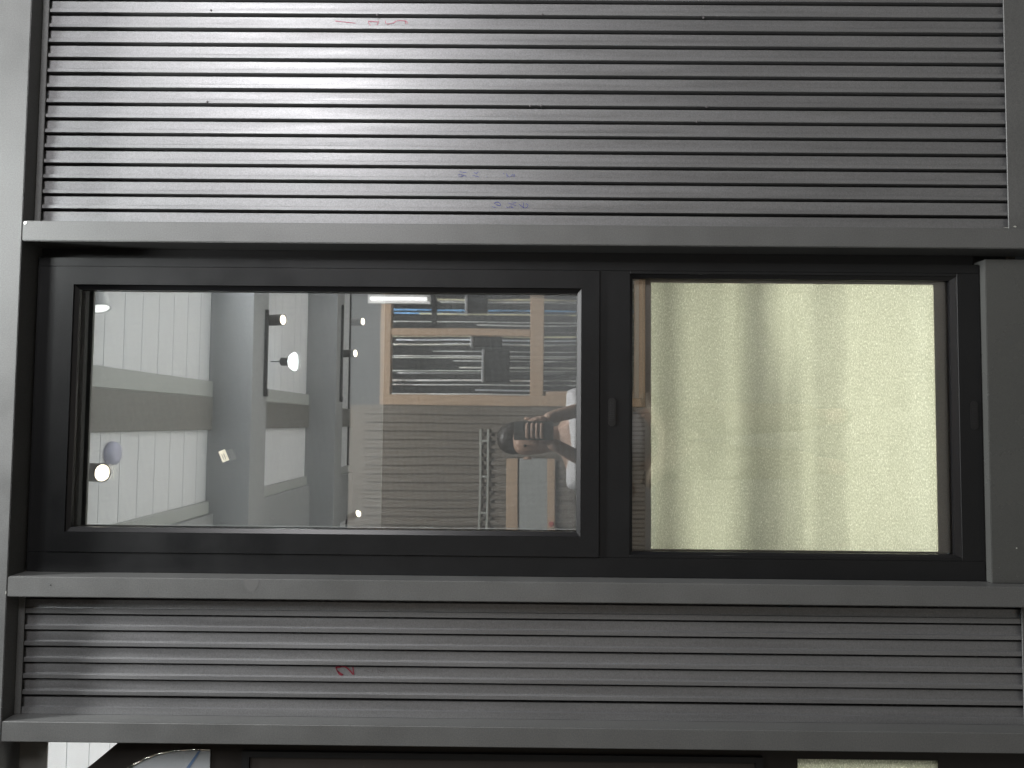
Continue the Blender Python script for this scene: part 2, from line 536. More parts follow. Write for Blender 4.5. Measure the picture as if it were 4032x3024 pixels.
# ---------------------------------------------------------------- the window
YF = 0.046
win = thing('window', 'tall black metal window with a clear sash above and a bright frosted pane below', 'window', (0, 0.07, ZC - 0.904))
FX0, FX1, FZ0, FZ1 = -0.2952, 0.3180, -0.9040, 0.9450
SX0, SX1, SZ0, SZ1 = -0.2560, 0.2995, -0.1610, 0.9085      # sash outline
g = 0.0011
LX0, LX1, LZ0, LZ1 = -0.2515, 0.2950, -0.8602, -0.2210     # lower opening
box('frame_stile', FX0, SX0 - g, YF, 0.105, FZ0, FZ1, M['frame'], win, 0.0008, 2)
box('frame_stile', SX1 + g, FX1, YF, 0.105, FZ0, FZ1, M['frame'], win, 0.0008, 2)
box('frame_rail', SX0 - g + .0002, SX1 + g - .0002, YF + .0001, 0.105, SZ1 + g, FZ1 - .0001, M['frame'], win, 0.0005)
box('frame_rail', SX0 - g + .0002, SX1 + g - .0002, YF + .0001, 0.105, LZ1, SZ0 - g, M['frame'], win, 0.0005)
box('frame_rail', SX0 - g + .0002, SX1 + g - .0002, YF + .0001, 0.105, FZ0 + .0001, LZ0, M['frame'], win, 0.0005)
box('frame_bead', SX0 - g + .0002, LX0, YF + .0001, 0.105, LZ0 + .0002, LZ1 - .0002, M['frame'], win, 0.0004)
box('frame_bead', LX1, SX1 + g - .0002, YF + .0001, 0.105, LZ0 + .0002, LZ1 - .0002, M['frame'], win, 0.0004)
# recessed gap strip between frame and right post, its black includes the post's shadow
box('shaded_gap_strip', FX1 + .0003, XR0 - .0004, 0.064, 0.105, FZ0, ZT - .0006, M['black'], win, 0.0004)
box('shaded_gap_strip', FX0, FX1, 0.064, 0.105, FZ1 + .0003, ZT - .0006, M['black'], win, 0.0003)
# opening sash, 3 mm proud
OX0, OX1, OZ0, OZ1 = -0.2182, 0.2645, -0.1255, 0.8720
sash = ring('sash', SX0, SX1, SZ0, SZ1, OX0, OX1, OZ0, OZ1, 0.0428, 0.100, M['frame'], win, 0.0012)
GX0, GX1, GZ0, GZ1 = -0.2100, 0.2552, -0.1186, 0.8650
ring('gasket', OX0 + .0002, OX1 - .0002, OZ0 + .0002, OZ1 - .0002, GX0, GX1, GZ0, GZ1, 0.0475, 0.0600, M['gasket'], sash, 0.0016, yi=0.0520, base=off(win))
box('glass_pane', OX0 + .0005, OX1 - .0005, 0.0604, 0.0644, OZ0 + .0005, OZ1 - .0005, M['glass'], sash, base=off(win))
box('glass_pane', OX0 + .0005, OX1 - .0005, 0.0780, 0.0820, OZ0 + .0005, OZ1 - .0005, M['glass'], sash, base=off(win))
ring('glazing_spacer', OX0 + .0004, OX1 - .0004, OZ0 + .0004, OZ1 - .0004, GX0 - .001, GX1 + .001, GZ0 - .002, GZ1 + .0015, 0.0650, 0.0775, M['spacer'], sash, 0, base=off(win))
# insect screen: woven wires in a slim frame
scr = ring('screen_frame', -0.2400, 0.2860, -0.1480, 0.8920, GX0 - .003, GX1 + .008, GZ0 - .004, GZ1 + .002, 0.1060, 0.1130, M['spacer'], win, 0.0006)
bm = bmesh.new()
o_ = off(win)
def wire(x0, x1, y, z0, z1, r=0.00018):
    vs = []
    for (x, yy, z) in ((x0, y - r, z0), (x1, y - r, z0), (x1, y - r, z1), (x0, y - r, z1), (x0, y + r, z0), (x1, y + r, z0), (x1, y + r, z1), (x0, y + r, z1)):
        vs.append(bm.verts.new(Vector((x, yy, ZC + z)) - o_))
    for f in ((0, 1, 2, 3), (7, 6, 5, 4), (0, 4, 5, 1), (1, 5, 6, 2), (2, 6, 7, 3), (3, 7, 4, 0)):
        bm.faces.new([vs[i] for i in f])
wp, wr = 0.0024, 0.00018
x = -0.2120
while x < 0.262:
    wire(x - wr, x + wr, 0.1092, -0.1215, 0.8660)
    x += wp
z = -0.1215
while z < 0.8665:
    wire(-0.2125, 0.2625, 0.1096, z - wr, z + wr)
    z += wp
scm = add_obj('screen_mesh', mesh_from_bm('screen_mesh', bm), M['wire'], win)
scm['kind'] = 'stuff'
# lower light: clear front pane, grey inner frame and obscure glass behind it
VX0, VX1, VZ0, VZ1 = -0.2460, 0.2872, -0.8494, -0.2268
ring('gasket', LX0 + .0002, LX1 - .0002, LZ0 + .0002, LZ1 - .0002, VX0, VX1, VZ0, VZ1, 0.0480, 0.0600, M['gasket'], win, 0.0014, yi=0.0530)
box('glass_pane', LX0 + .0005, LX1 - .0005, 0.0604, 0.0644, LZ0 + .0005, LZ1 - .0005, M['glass_clear'], win)
QX0, QX1, QZ0, QZ1 = -0.2440, 0.2825, -0.8285, -0.2668
ring('inner_frame', LX0 + .0004, LX1 - .0004, LZ0 + .0004, LZ1 - .0004, QX0, QX1, QZ0, QZ1, 0.0715, 0.0735, M['inner'], win, 0.0003)
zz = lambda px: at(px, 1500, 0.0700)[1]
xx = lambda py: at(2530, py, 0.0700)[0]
box('reflection_trim', xx(1568), LX1 - .001, 0.0695, 0.0713, zz(2541), zz(2516), M['tan_reflection'], win, 0.0012)  # strips and ribs below are added to imitate the hall's reflection
box('reflection_bead', xx(1575), LX1 - .001, 0.0682, 0.0694, zz(2533), zz(2528), M['trim_light'], win, 0.0005)
box('reflection_trim', xx(1603), xx(1569), 0.0695, 0.0713, zz(2541), LZ1 - .001, M['tan_reflection'], win, 0.0012)
box('reflection_pad', xx(1568.5), LX1 - .001, 0.0700, 0.0713, zz(2515.5), LZ1 - .001, M['pad'], win, 0.0003)
box('reflection_ledge', xx(1626), xx(1604), 0.0690, 0.0713, QZ1 + .001, LZ1 - .001, M['margin'], win, 0.0008)
box('reflection_ledge', LX0 + .001, xx(1627), 0.0700, 0.0713, QZ1 + .001, zz(2539), M['margin'], win, 0.0005)
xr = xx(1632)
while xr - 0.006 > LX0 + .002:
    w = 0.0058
    box('reflection_rib', xr - w, xr, 0.0680, 0.0713, zz(2538.5), LZ1 - .001, M['margin'], win, 0.0011)
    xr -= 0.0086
box('frosted_pane', LX0 + .0006, LX1 - .0006, 0.0740, 0.0775, LZ0 + .0006, LZ1 - .0006, M['frost'], win, label='bright pale green frosted glass pane')
# drainage / vent covers on the rails
def vent(zc, xc0, xc1, w):
    def capsule(x0, x1, r, n=8):
        pts = []
        for k in range(n + 1):
            t = math.pi * k / n
            pts.append((x1 - r + math.sin(t) * r, zc - math.cos(t) * r))
        for k in range(n + 1):
            t = math.pi * k / n
            pts.append((x0 + r - math.sin(t) * r, zc + math.cos(t) * r))
        return pts
    v = slab('vent_cover', capsule(xc0, xc1, w / 2), YF - 0.0011, YF - 0.0001, M['ventcover'], win)
    def sub(nm, pts, y0, y1, m):
        s = slab(nm, pts, y0, y1, m, win)
        s.parent = v
        return s
    L = xc1 - xc0
    a, b = xc0 + 0.0085, xc1 - 0.0075
    sub('vent_slot', capsule(a, b, w * 0.34), YF - 0.0014, YF - 0.00125, M['black'])
    for k in range(10):
        x = a + 0.003 + (b - a - 0.006) * k / 9
        sub('vent_bar', [(x - .0007, zc - w * .27), (x + .0007, zc - w * .27), (x + .0007, zc + w * .27), (x - .0007, zc + w * .27)], YF - 0.0021, YF - 0.0015, M['ventbar'])
vent(-0.1864, -0.0045, 0.0508, 0.0148)
vent(-0.8885, -0.0045, 0.0508, 0.0148)
# paper sticker on the glass
sx, sz = at(881, 1795, 0.0602)
a_ = math.radians(22)
def rq(u, v):
    return (sx + u * math.cos(a_) - v * math.sin(a_), sz + u * math.sin(a_) + v * math.cos(a_))
stk = slab('sticker', [rq(-.0115, -.0075), rq(.0115, -.0065), rq(.0115, .007), rq(-.0115, .0065)], 0.0599, 0.0603, M['paper'], sash)
for v in stk.data.vertices:
    v.co += off(sash) - off(win)
stk['label'] = 'small cream paper sticker on the upper pane'
for k in range(2):
    sl = strokes('printed_line', [[rq(-.008, -.002 + k * .004), rq(.004, -.0015 + k * .004)]], 0.0598, 0.0008, M['pencil'], stk)
    for v in sl.data.vertices:
        v.co += off(stk) - off(win)

# ---------------------------------------------------------------- the next bay to the left (bottom edge of the picture)
door = thing('door', 'dark brown door leaf with an arched glazed light at the lower edge of the picture', 'door', (-0.85, 0.07, ZC - 1.0))
B = lambda px, py, Y=0.058: at(px, py, Y)
fz0, fz1 = B(3695, 2995)[1], B(3140, 2986)[1]
fx = B(3400, 2991)[0]
leaf = [B(460, 2928), B(345, 3024), (-0.80, 0.985), (-1.11, 0.985), (-1.11, fz1), (-0.6000, fz1), (-0.6000, B(460, 2928)[1])]
slab('door_leaf', leaf, 0.058, 0.100, M['door_dark'], door)
box('bottom_rail', -1.11, -0.6, 0.058, 0.100, -1.20, fz0, M['door_dark'], door)
box('lock_stile', fx, -0.6, 0.058, 0.100, fz0 + .0002, fz1 - .0002, M['door_dark'], door)
arc = [B(480, 3045, .056), B(510, 3022, .056), B(560, 2993, .056), B(610, 2972, .056), B(670, 2958, .056), B(750, 2951, .056), B(828, 2952, .056)]
zr = arc[-1][1]
slab('arched_pane', arc + [(-0.90, zr), (-0.90, arc[0][1])], 0.0555, 0.0575, paint('pale_reflection_pane', (0.40, 0.42, 0.44), 0.25, 0, 0.5), door)  # flat pale colour stands in for the pane's bright reflection
slab('pane_backing', [(a - .003, b) for a, b in arc] + [(-0.90, zr + .002), (-0.90, arc[0][1])], 0.0576, 0.0579, M['white'], door)
bm = bmesh.new()
for (a, b), (c, d) in zip(arc, arc[1:]):
    tube_bm(bm, Vector((a, .0555, ZC + b)) - off(door), Vector((c, .0555, ZC + d)) - off(door), 0.0022, seg=8)
add_obj('pane_rim', mesh_from_bm('pane_rim', bm, True), plain('bright_metal_rim', (0.8, 0.77, 0.7), 0.2, 1.0), door)
s0, s1 = B(740, 3024, .055), B(790, 2950, .055)
slab('tape_strip', [(s0[0], s0[1] - .0035), (s1[0], s1[1] - .002), (s1[0], s1[1] + .002), (s0[0], s0[1] + .0035)], 0.0549, 0.0553, plain('blue_tape', (0.12, 0.19, 0.33), 0.6), door)
# raised panels on the leaf
pz0, pz1 = B(3000, 2978)[1], B(958, 2950)[1]
px = B(2000, 2964)[0]
ring('panel_moulding', -1.05, px, pz0, pz1, -1.03, px - .011, pz0 + .014, pz1 - .014, 0.0500, 0.0579, M['black'], door, 0.0006)
box('door_panel', -1.029, px - .0115, 0.0545, 0.0578, pz0 + .0145, pz1 - .0145, paint('brown_panel_coat', (0.050, 0.043, 0.040), 0.4, 0, 0.4), door, 0.0006)
box('frosted_light', -1.109, fx - .0002, 0.060, 0.064, fz0 + .0003, fz1 - .0003, M['frost'], door)
# taupe lintel above the gap beside the door, through which the room's ceiling shows
box('reveal_strip', -1.1, -0.6005, 0.058, 0.0625, 0.8975, 0.985, M['beam_brown'], door, 0.001)

# =================================================================== INSIDE THE HOUSE
HC = 1.10
structure(box('interior_floor', -2.4, 2.4, 0.115, 3.70, -1.02, -1.00, M['infloor']))
structure(box('wall_far', -2.4, 2.4, 3.625, 3.70, -1.0, 1.2, paint('dark_far_wall_paint', (0.040, 0.040, 0.040), 0.7, 0, 0.2)))
structure(box('wall_left', -2.45, -2.40, 0.115, 3.62, -1.0, 1.2, M['inwall']))
structure(box('wall_right', 2.40, 2.45, 0.115, 3.62, -1.0, 1.2, M['inwall']))
wf = structure(box('wall_front', 0.3005, 2.4, 0.1135, 0.1160, -1.0, 1.2, M['inwall']))
box('wall_lining', -0.6, -0.2575, 0.1135, 0.1160, -1.0, 1.2, M['inwall'], wf)
box('wall_lining', -2.4, -0.601, 0.1310, 0.1330, -0.50, 0.72, M['inwall'], wf)
box('wall_lining', -2.4, -1.12, 0.1310, 0.1330, 0.7205, 1.2, M['inwall'], wf)
box('wall_lining', -1.119, -0.601, 0.1310, 0.1330, 0.985, 1.2, M['inwall'], wf)
box('wall_lining', -2.4, -1.12, 0.1310, 0.1330, -1.0, -0.501, M['inwall'], wf)
box('wall_lining', -0.257, 0.3, 0.1135, 0.1160, 0.893, 1.2, M['beam'], wf)
box('wall_lining', -0.257, 0.3, 0.1135, 0.1160, -1.0, -0.866, M['inwall'], wf)
box('wall_lining', -0.257, 0.3, 0.1135, 0.1160, -0.226, -0.150, M['inwall'], wf)
ceil = structure(box('ceiling', -2.4, 2.4, 0.10, 3.62, HC + 0.014, HC + 0.10, M['plank']))
for k in range(35):
    y0 = 0.101 + 0.1027 * k - 0.0315
    if y0 < 0.1:
        y0 += 0.1027
    if k >= 34:
        break
    box('ceiling_plank', -2.39, 2.39, y0 + 0.0012, y0 + 0.1027 - 0.0012, HC, HC + 0.0135, M['plank'], ceil, 0.0012)
# beams across the room and battens along it
for d0 in (2.735 - D, 4.009 - D):
    structure(box('ceiling_beam', -2.39, 2.39, d0, d0 + 0.165, HC - 0.155, HC - 0.0005, M['beam'], None, 0.002))
structure(box('ceiling_beam', -2.39, 2.39, 5.06 - D, 3.6245, HC - 0.22, HC - 0.0005, M['beam'], None, 0.002))
def batten(name, x0, x1, z0, m, ybreaks):
    for a, b in ybreaks:
        structure(box(name, x0, x1, a, b, z0, HC - 0.0006, m, None, 0.0015))
spans = ((0.118, 2.735 - D - .0006), (2.9005 - D, 4.009 - D - .0006), (4.1745 - D, 5.06 - D - .0006))
batten('ceiling_batten', -0.034, 0.082, HC - 0.018, M['beam_brown'], spans)
batten('ceiling_trim', 0.0826, 0.139, HC - 0.016, M['trim_grey'], spans[:2])
batten('ceiling_trim', -0.330, -0.2855, HC - 0.014, M['trim_grey'], spans)
batten('ceiling_batten', -0.62, -0.3306, HC - 0.030, M['beam'], spans)

LENS = plain('lit_lamp_lens', (1, 0.93, 0.8), 0.4, 0, 7.0, (1.0, 0.90, 0.74))
LENSW = plain('lit_white_lamp', (1, 1, 1), 0.4, 0, 5.0, (0.92, 0.97, 1.0))
DARKCYL = paint('dark_bronze_lamp_body', (0.045, 0.038, 0.034), 0.4, 0.3, 0.5)
WHITECYL = paint('white_lamp_body', (0.62, 0.63, 0.63), 0.5, 0, 0.4)
def spot(label, px, py, d, axis, m=DARKCYL, lens=LENS, r=0.0235, L=0.085, power=5.0, stem=None, group='ceiling spotlights'):
    x, z = at(px, py, d - D)
    ax = Vector(axis).normalized()
    t = thing('spotlight', label, 'spotlight', (x, d - D, ZC + z), group)
    p = Vector((x, d - D, z))
    b = p - ax * L
    lathe('lamp_body', [(r * .92, 0), (r, 0.003), (r, L), (r * .93, L), (r * .90, L - .006)], b, ax, m, t, 24)
    lathe('lamp_lens', [(r * .86, 0), (r * .86, 0.003)], p - ax * 0.0055, ax, lens, t, 24)
    if stem:
        bm = bmesh.new()
        q = (p - ax * L * .55)
        tube_bm(bm, Vector((q.x, q.y, q.z + ZC)) - t.location, Vector((q.x, q.y, stem + ZC)) - t.location, 0.006, seg=10)
        add_obj('mounting_stem', mesh_from_bm('mounting_stem', bm), m, t)
    ld = bpy.data.lights.new('spot_beam', 'SPOT')
    ld.energy = power
    ld.color = (1.0, 0.88, 0.72)
    ld.spot_size = math.radians(70)
    ld.spot_blend = 0.7
    ld.shadow_soft_size = 0.02
    lo = bpy.data.objects.new('spot_beam', ld)
    COL.objects.link(lo)
    lo.parent = t
    lo.location = ax * 0.004
    lo.rotation_euler = ax.to_track_quat('-Z', 'Y').to_euler()
    return t
spot('dark cylinder spotlight nearest the window, its lens shining full on', 405, 1862, 1.86, (0.0, -0.42, -0.90), stem=HC - .001, r=0.0228)
spot('pale grey cylinder spotlight at the upper corner of the sash', 392, 1217, 1.87, (-0.92, -0.22, -0.30), WHITECYL, plain('dim_white_lens', (1, 1, 1), 0.4, 0, 2.2), r=0.026, L=0.06, power=2, stem=HC - .001)
spot('dark track spotlight under the first cross beam', 1116, 1259, 2.87, (0.0, -0.35, -0.94), power=6, L=0.062, r=0.021)
spot('upper right of two dark track spotlights under the second cross beam', 1430, 1266, 4.10, (0, -0.40, -0.92), L=0.075, r=0.021)
spot('dark track spotlight under the second cross beam beside the taupe batten', 1400, 1391, 4.10, (0, -0.40, -0.92), L=0.085, r=0.021)
spot('tilted dark spotlight near the lower corner of the sash', 1412, 2022, 4.10, (0.35, -0.50, -0.78), L=0.075, r=0.02)
# track rails
for lab, (pa, pb, d, zt) in (('black track rail under the first cross beam', ((1062, 1262), (1048, 1530), 2.86, 0.9440)),
                            ('black track rail under the second cross beam', ((1362, 1230), (1345, 1560), 4.10, 0.9440))):
    xa = at(pa[0], pa[1], d - D)[0]; xb = at(pb[0], pb[1], d - D)[0]
    t = thing('track_rail', lab, 'track rail', (0, d - D, ZC + zt), 'spotlight tracks')
    zz = zt
    box('rail', xb, xa + .04, d - D - .005, d - D + .005, zz - .012, zz, M['black'], t, 0.001)
    box('feed_box', xb - .03, xb - .0005, d - D - .008, d - D + .008, zz - .016, zz, M['black'], t, 0.002)
# pendant with a white disc lamp
px_, pz_ = at(1160, 1424, 3.42 - D)
pend = thing('pendant_lamp', 'lit white disc lamp hanging by a thin cord from the plank ceiling', 'pendant lamp', (px_, 3.42 - D, ZC + pz_))
lathe('lamp_disc', [(0.012, 0.0), (0.040, 0.006), (0.042, 0.012), (0.030, 0.030), (0.018, 0.036)], (px_, 3.42 - D, pz_ - .01), (0, 0, 1), LENSW, pend, 24, True)
lathe('lamp_holder', [(0.016, 0), (0.018, 0.004), (0.018, 0.034), (0.008, 0.040)], (px_, 3.42 - D, pz_ + .0265), (0, 0, 1), M['black'], pend, 16)
lathe('cord', [(0.0022, 0), (0.0022, HC - .0005 - pz_ - .066)], (px_, 3.42 - D, pz_ + .066), (0, 0, 1), M['black'], pend, 8)
ld = bpy.data.lights.new('pendant_glow', 'AREA'); ld.energy = 6; ld.shape = 'DISK'; ld.size = 0.07; ld.color = (0.93, 0.98, 1.0)
lo = bpy.data.objects.new('pendant_glow', ld); COL.objects.link(lo); lo.parent = pend; lo.location = (0, 0, -0.0115)
# smoke-grey ceiling sensor (purple-grey round)
qx, qz = at(455, 1785, 1.95 - D)
qx = at(455, 1785, 2.08 - D)[0]
sen = lathe('ceiling_sensor', [(0.030, 0), (0.033, 0.004), (0.030, 0.018), (0.018, 0.024)], (qx, 2.08 - D, HC - .0005), (0, 0, -1), paint('violet_grey_plastic', (0.46, 0.46, 0.58), 0.5), None, 24, True)
tag(sen, 'violet grey round sensor on the plank ceiling beside the nearest spotlight', 'sensor')

# unseen fill lights added to brighten the room, square panels out of the sash's view
for k, (lx, ly) in enumerate(((1.25, 1.0), (-1.75, 1.0), (1.7, 2.3))):
    t = thing('ceiling_fill', ('unseen square fill light on the right side of the room', 'unseen square fill light on the left side of the room', 'unseen square fill light at the far end of the room')[k], 'fill light', (lx, ly, ZC + HC - .001), 'square fill lights')
    box('light_frame', lx - .16, lx + .16, ly - .16, ly + .16, HC - .022, HC - .001, M['white'], t, 0.002)
    box('diffuser', lx - .14, lx + .14, ly - .14, ly + .14, HC - .026, HC - .0225, LENSW, t, 0.001)
    area('room_fill', (lx, ly, HC - .03), (lx, ly, -1), 0.28, (350, 60, 180)[k], (0.95, 0.97, 1.0)).parent = None
# added behind the frosted pane: backlight, baffle and banding boards
lamp = thing('pane_backlight', 'flat unseen panel added to backlight the frosted pane', 'backlight panel', (0.05, 1.35, ZC - 1.0))  # unseen panel and light added to make the frosted pane bright
box('backlight_board', -0.38, 0.45, 1.36, 1.40, -0.98, -0.40, M['white'], lamp, 0.004)
box('stand_foot', -0.25, 0.30, 1.30, 1.50, -1.0, -0.985, M['black'], lamp, 0.003)
area('backlight_area', (0.04, 1.34, -0.80), (0.02, 0.07, -0.70), 0.95, 25.0, (1.0, 0.985, 0.88), 0.32)
ct = thing('baffle', 'pale board added inside the house to shade the frosted pane', 'baffle', (0, 0.40, ZC - 1.0))  # board added to keep ceiling light off the frosted pane
box('baffle_top', -1.3, 1.3, 0.1175, 0.78, -0.222, -0.190, M['trim_grey'], ct, 0.003)
box('baffle_leg', -1.3, -1.26, 0.13, 0.76, -1.0, -0.2225, M['trim_grey'], ct, 0.002)
box('baffle_leg', 1.26, 1.3, 0.13, 0.76, -1.0, -0.2225, M['trim_grey'], ct, 0.002)
rack = thing('shading_rack', 'rack of pale and green boards added to shade streaks into the frosted pane', 'rack', (0, 0.35, ZC - 1.0))  # boards added so their soft shadows streak the frosted pane
bc = [((0.60, 0.60, 0.46), -0.300, .012, -.42, .45), ((0.26, 0.36, 0.30), -0.385, .036, -.42, .45), ((0.40, 0.36, 0.28), -0.455, .014, -.10, .45),
      ((0.30, 0.40, 0.33), -0.530, .040, -.42, .45), ((0.42, 0.42, 0.34), -0.580, .022, -.42, .12), ((0.42, 0.42, 0.34), -0.650, .016, -.42, .45)]
for c, z, h, xa, xb in bc:
    box('board', xa, xb, 0.285, 0.31, z - h / 2, z + h / 2, paint('board_paint', c, 0.6), rack, 0.002)
for x in (-0.44, 0.46):
    box('rack_post', x - .012, x + .012, 0.3105, 0.34, -1.0, -0.28, M['beam'], rack, 0.002)

# =================================================================== THE HALL BEHIND THE PHOTOGRAPHER
structure(box('hall_floor', -14, 14, -20, 0.11, -ZC - .05, -ZC, M['hallfloor']))
YO = 0.12 - 3.7
opp = thing('facing_building', 'brown grey corrugated building front facing the window across the hall', 'building', (0, YO, 0))
# wall in pieces round the window and door openings
WX0, WX1, WZ0, WZ1 = 0.115, 1.35, -0.860, 0.915
box('wall_sheet', -4.0, WX0, YO - .060, YO, -ZC, 1.12, M['oppwall'], opp)
box('wall_sheet', WX1, 4.0, YO - .060, YO, -ZC, 1.12, M['oppwall'], opp)
box('wall_sheet', WX0, WX1, YO - .060, YO, -ZC, WZ0, M['oppwall'], opp)
box('wall_sheet', WX0, WX1, YO - .060, YO, WZ1, 1.12, M['inwall'], opp)
x = -1.7
while x < 0.08:
    box('wall_rib', x, x + .030, YO, YO + .022, -0.864, 1.02, M['oppwall'], opp, 0.003)
    x += 0.0565
box('base_board', -2.2, WX0 - .02, YO, YO + .018, -0.93, -0.866, M['inwall'], opp, 0.002)
ow = thing('wooden_window', 'tan wooden window with a cross rail in the facing building', 'window', (0.6, YO, ZC + WZ0))
def tanbox(name, x0, x1, z0, z1, y0=-.05, y1=.03):
    box(name, x0, x1, YO + y0, YO + y1, z0, z1, M['tan'], ow, 0.004, 2)
tanbox('frame_stile', WX0, 0.185, WZ0, WZ1)
tanbox('frame_stile', WX1 - .07, WX1, WZ0, WZ1)
tanbox('frame_rail', 0.1855, WX1 - .0705, 0.846, WZ1)
tanbox('frame_rail', 0.1855, WX1 - .0705, -0.182, -0.090)
tanbox('frame_rail', 0.1855, WX1 - .0705, WZ0, -0.795)
tanbox('sash_bar', 0.586, 0.630, -0.089, 0.845)
box('stay_bar', 0.6305, 0.98, YO + .0305, YO + .050, 0.540, 0.578, M['black'], ow, 0.003)
tanbox('glazing_bead', 0.1855, 0.215, -0.7945, -0.183, -.04, .01)
# storage behind that window: dark back wall and upright lengths of metal
box('back_wall', -0.5, 2.2, YO - 1.6, YO - 1.55, -ZC, 1.12, plain('dark_store_wall', (0.025, 0.025, 0.024), 0.8), opp)
cols = [(0.75, 0.76, 0.74), (0.55, 0.55, 0.50), (0.70, 0.66, 0.45), (0.12, 0.12, 0.12), (0.62, 0.66, 0.70), (0.14, 0.30, 0.50), (0.40, 0.42, 0.38)]
pm = [paint('stock_paint', c, 0.35, 0.5 if i in (0, 1, 4) else 0.0) for i, c in enumerate(cols)]
names = ['white', 'grey', 'yellowish', 'black', 'pale steel', 'blue', 'olive grey']
ords = 'first second third fourth fifth sixth seventh eighth ninth tenth eleventh twelfth thirteenth fourteenth fifteenth sixteenth seventeenth eighteenth nineteenth twentieth'.split()
ords += ['twenty-' + o for o in ords[:9]] + ['thirtieth'] + ['thirty-' + o for o in ords[:9]]
xs = [0.195 + i * 0.0290 + random.uniform(-.006, .006) for i in range(38)]
for i, x in enumerate(xs):
    k = 5 if i in (20, 21, 35) else random.choice((0, 0, 0, 1, 2, 3, 4, 4, 0, 6))
    w = random.uniform(.006, .014)
    yy = YO - random.uniform(.12, .45)
    top = random.uniform(0.25, 0.9) if i % 3 else 1.05
    tag(box('metal_length', x, x + w, yy - w, yy, -ZC, top, pm[k], None, 0.0015),
        f'{names[k]} metal length stored upright behind the wooden window, {ords[i]} from its left stile', 'metal length', 'metal lengths stored upright')
for i, (x0, x1, z0, z1, lab) in enumerate(((0.28, 0.50, 0.05, 0.22, 'larger dark storage box on the lower store shelf'), (0.52, 0.62, 0.10, 0.30, 'small dark storage box by the sash bar'), (0.75, 0.98, 0.20, 0.34, 'flat dark storage box on the upper right of the store'))):
    t = thing('store_crate', lab, 'box', (x0, YO - .1, ZC + z0))
    box('crate_body', x0, x1, YO - .115, YO - .062, z0, z1, M['black'], t, 0.006)
    box('crate_lid', x0 - .005, x1 + .005, YO - .118, YO - .060, z1 + .0005, z1 + .02, M['beam'], t, 0.003)
area('store_fill', (0.75, YO - 0.10, 1.06), (0.75, YO - 0.55, -0.3), 0.9, 75, (0.96, 0.98, 1.0), 0.12)  # added fill that brightens the stored lengths, no lamp there
# strip lamp on the facing wall
sl = thing('strip_lamp', 'bright vertical strip lamp on the facing wall beside the wooden window', 'lamp', (0.82, YO + .05, ZC + .6))
box('lamp_base', 0.790, 0.850, YO + .032, YO + .050, 0.58, 1.0, M['white'], sl, 0.003)
lathe('lamp_tube', [(0.011, 0), (0.013, 0.004), (0.013, 0.37), (0.011, 0.375)], (0.82, YO + .066, 0.605), (0, 0, 1), plain('lit_tube', (1, 1, 1), 0.4, 0, 2.5), sl, 16)
# white board in a tan frame on the facing wall
dr = thing('pale_board', 'pale grey board in a tan wooden frame hung on the ribbed facing wall', 'board', (-0.48, YO, ZC - .21))
box('board_face', -0.720, -0.238, YO + .024, YO + .040, -0.210, -0.017, M['trim_grey'], dr, 0.002)
box('board_frame', -0.720, -0.238, YO + .024, YO + .052, -0.0165, 0.062, M['tan'], dr, 0.004)
box('board_frame', -0.720, -0.238, YO + .024, YO + .048, -0.262, -0.2105, M['tan'], dr, 0.004)
lathe('hanging_knob', [(0.010, 0), (0.010, 0.02), (0.018, 0.03), (0.010, 0.036)], (-0.66, YO + .052, -0.235), (0, 1, 0), plain('red_plastic', (0.4, 0.05, 0.04), 0.5), dr, 12)
# ladder against the facing wall
la = thing('ladder', 'slim aluminium ladder rail leaning against the ribbed facing wall', 'ladder', (-0.4, YO + .05, 0))
for z0, z1 in ((0.150, 0.165), (0.200, 0.215)):
    box('ladder_rail', -1.25, -0.040, YO + .0260, YO + .0410, z0 + .03, z1 + .03, M['chip'], la, 0.003)
for x in (-0.12, -0.36, -0.60, -0.84, -1.08):
    box('ladder_rung', x - .008, x + .008, YO + .0240, YO + .0380, 0.1955, 0.2295, M['chip'], la, 0.003)
# high lamps far down the hall
for i, (hx, hz) in enumerate(((-2.04, 3.42), (0.75, 2.85))):
    t = thing('high_bay_lamp', ('far high bay lamp hanging on the left of the hall', 'far high bay lamp hanging on the right of the hall')[i], 'lamp', (hx, -16.9, ZC + hz), 'high bay lamps')
    for s in (-.16, .16):
        lathe('lamp_dish', [(0.02, 0.0), (0.15, 0.01), (0.15, 0.05), (0.06, 0.12)], (hx + s, -16.9, hz), (0, 0, 1), LENSW, t, 20, True)
    box('lamp_bar', hx - .30, hx + .30, -16.93, -16.87, hz + .121, hz + .16, M['black'], t, 0.005)

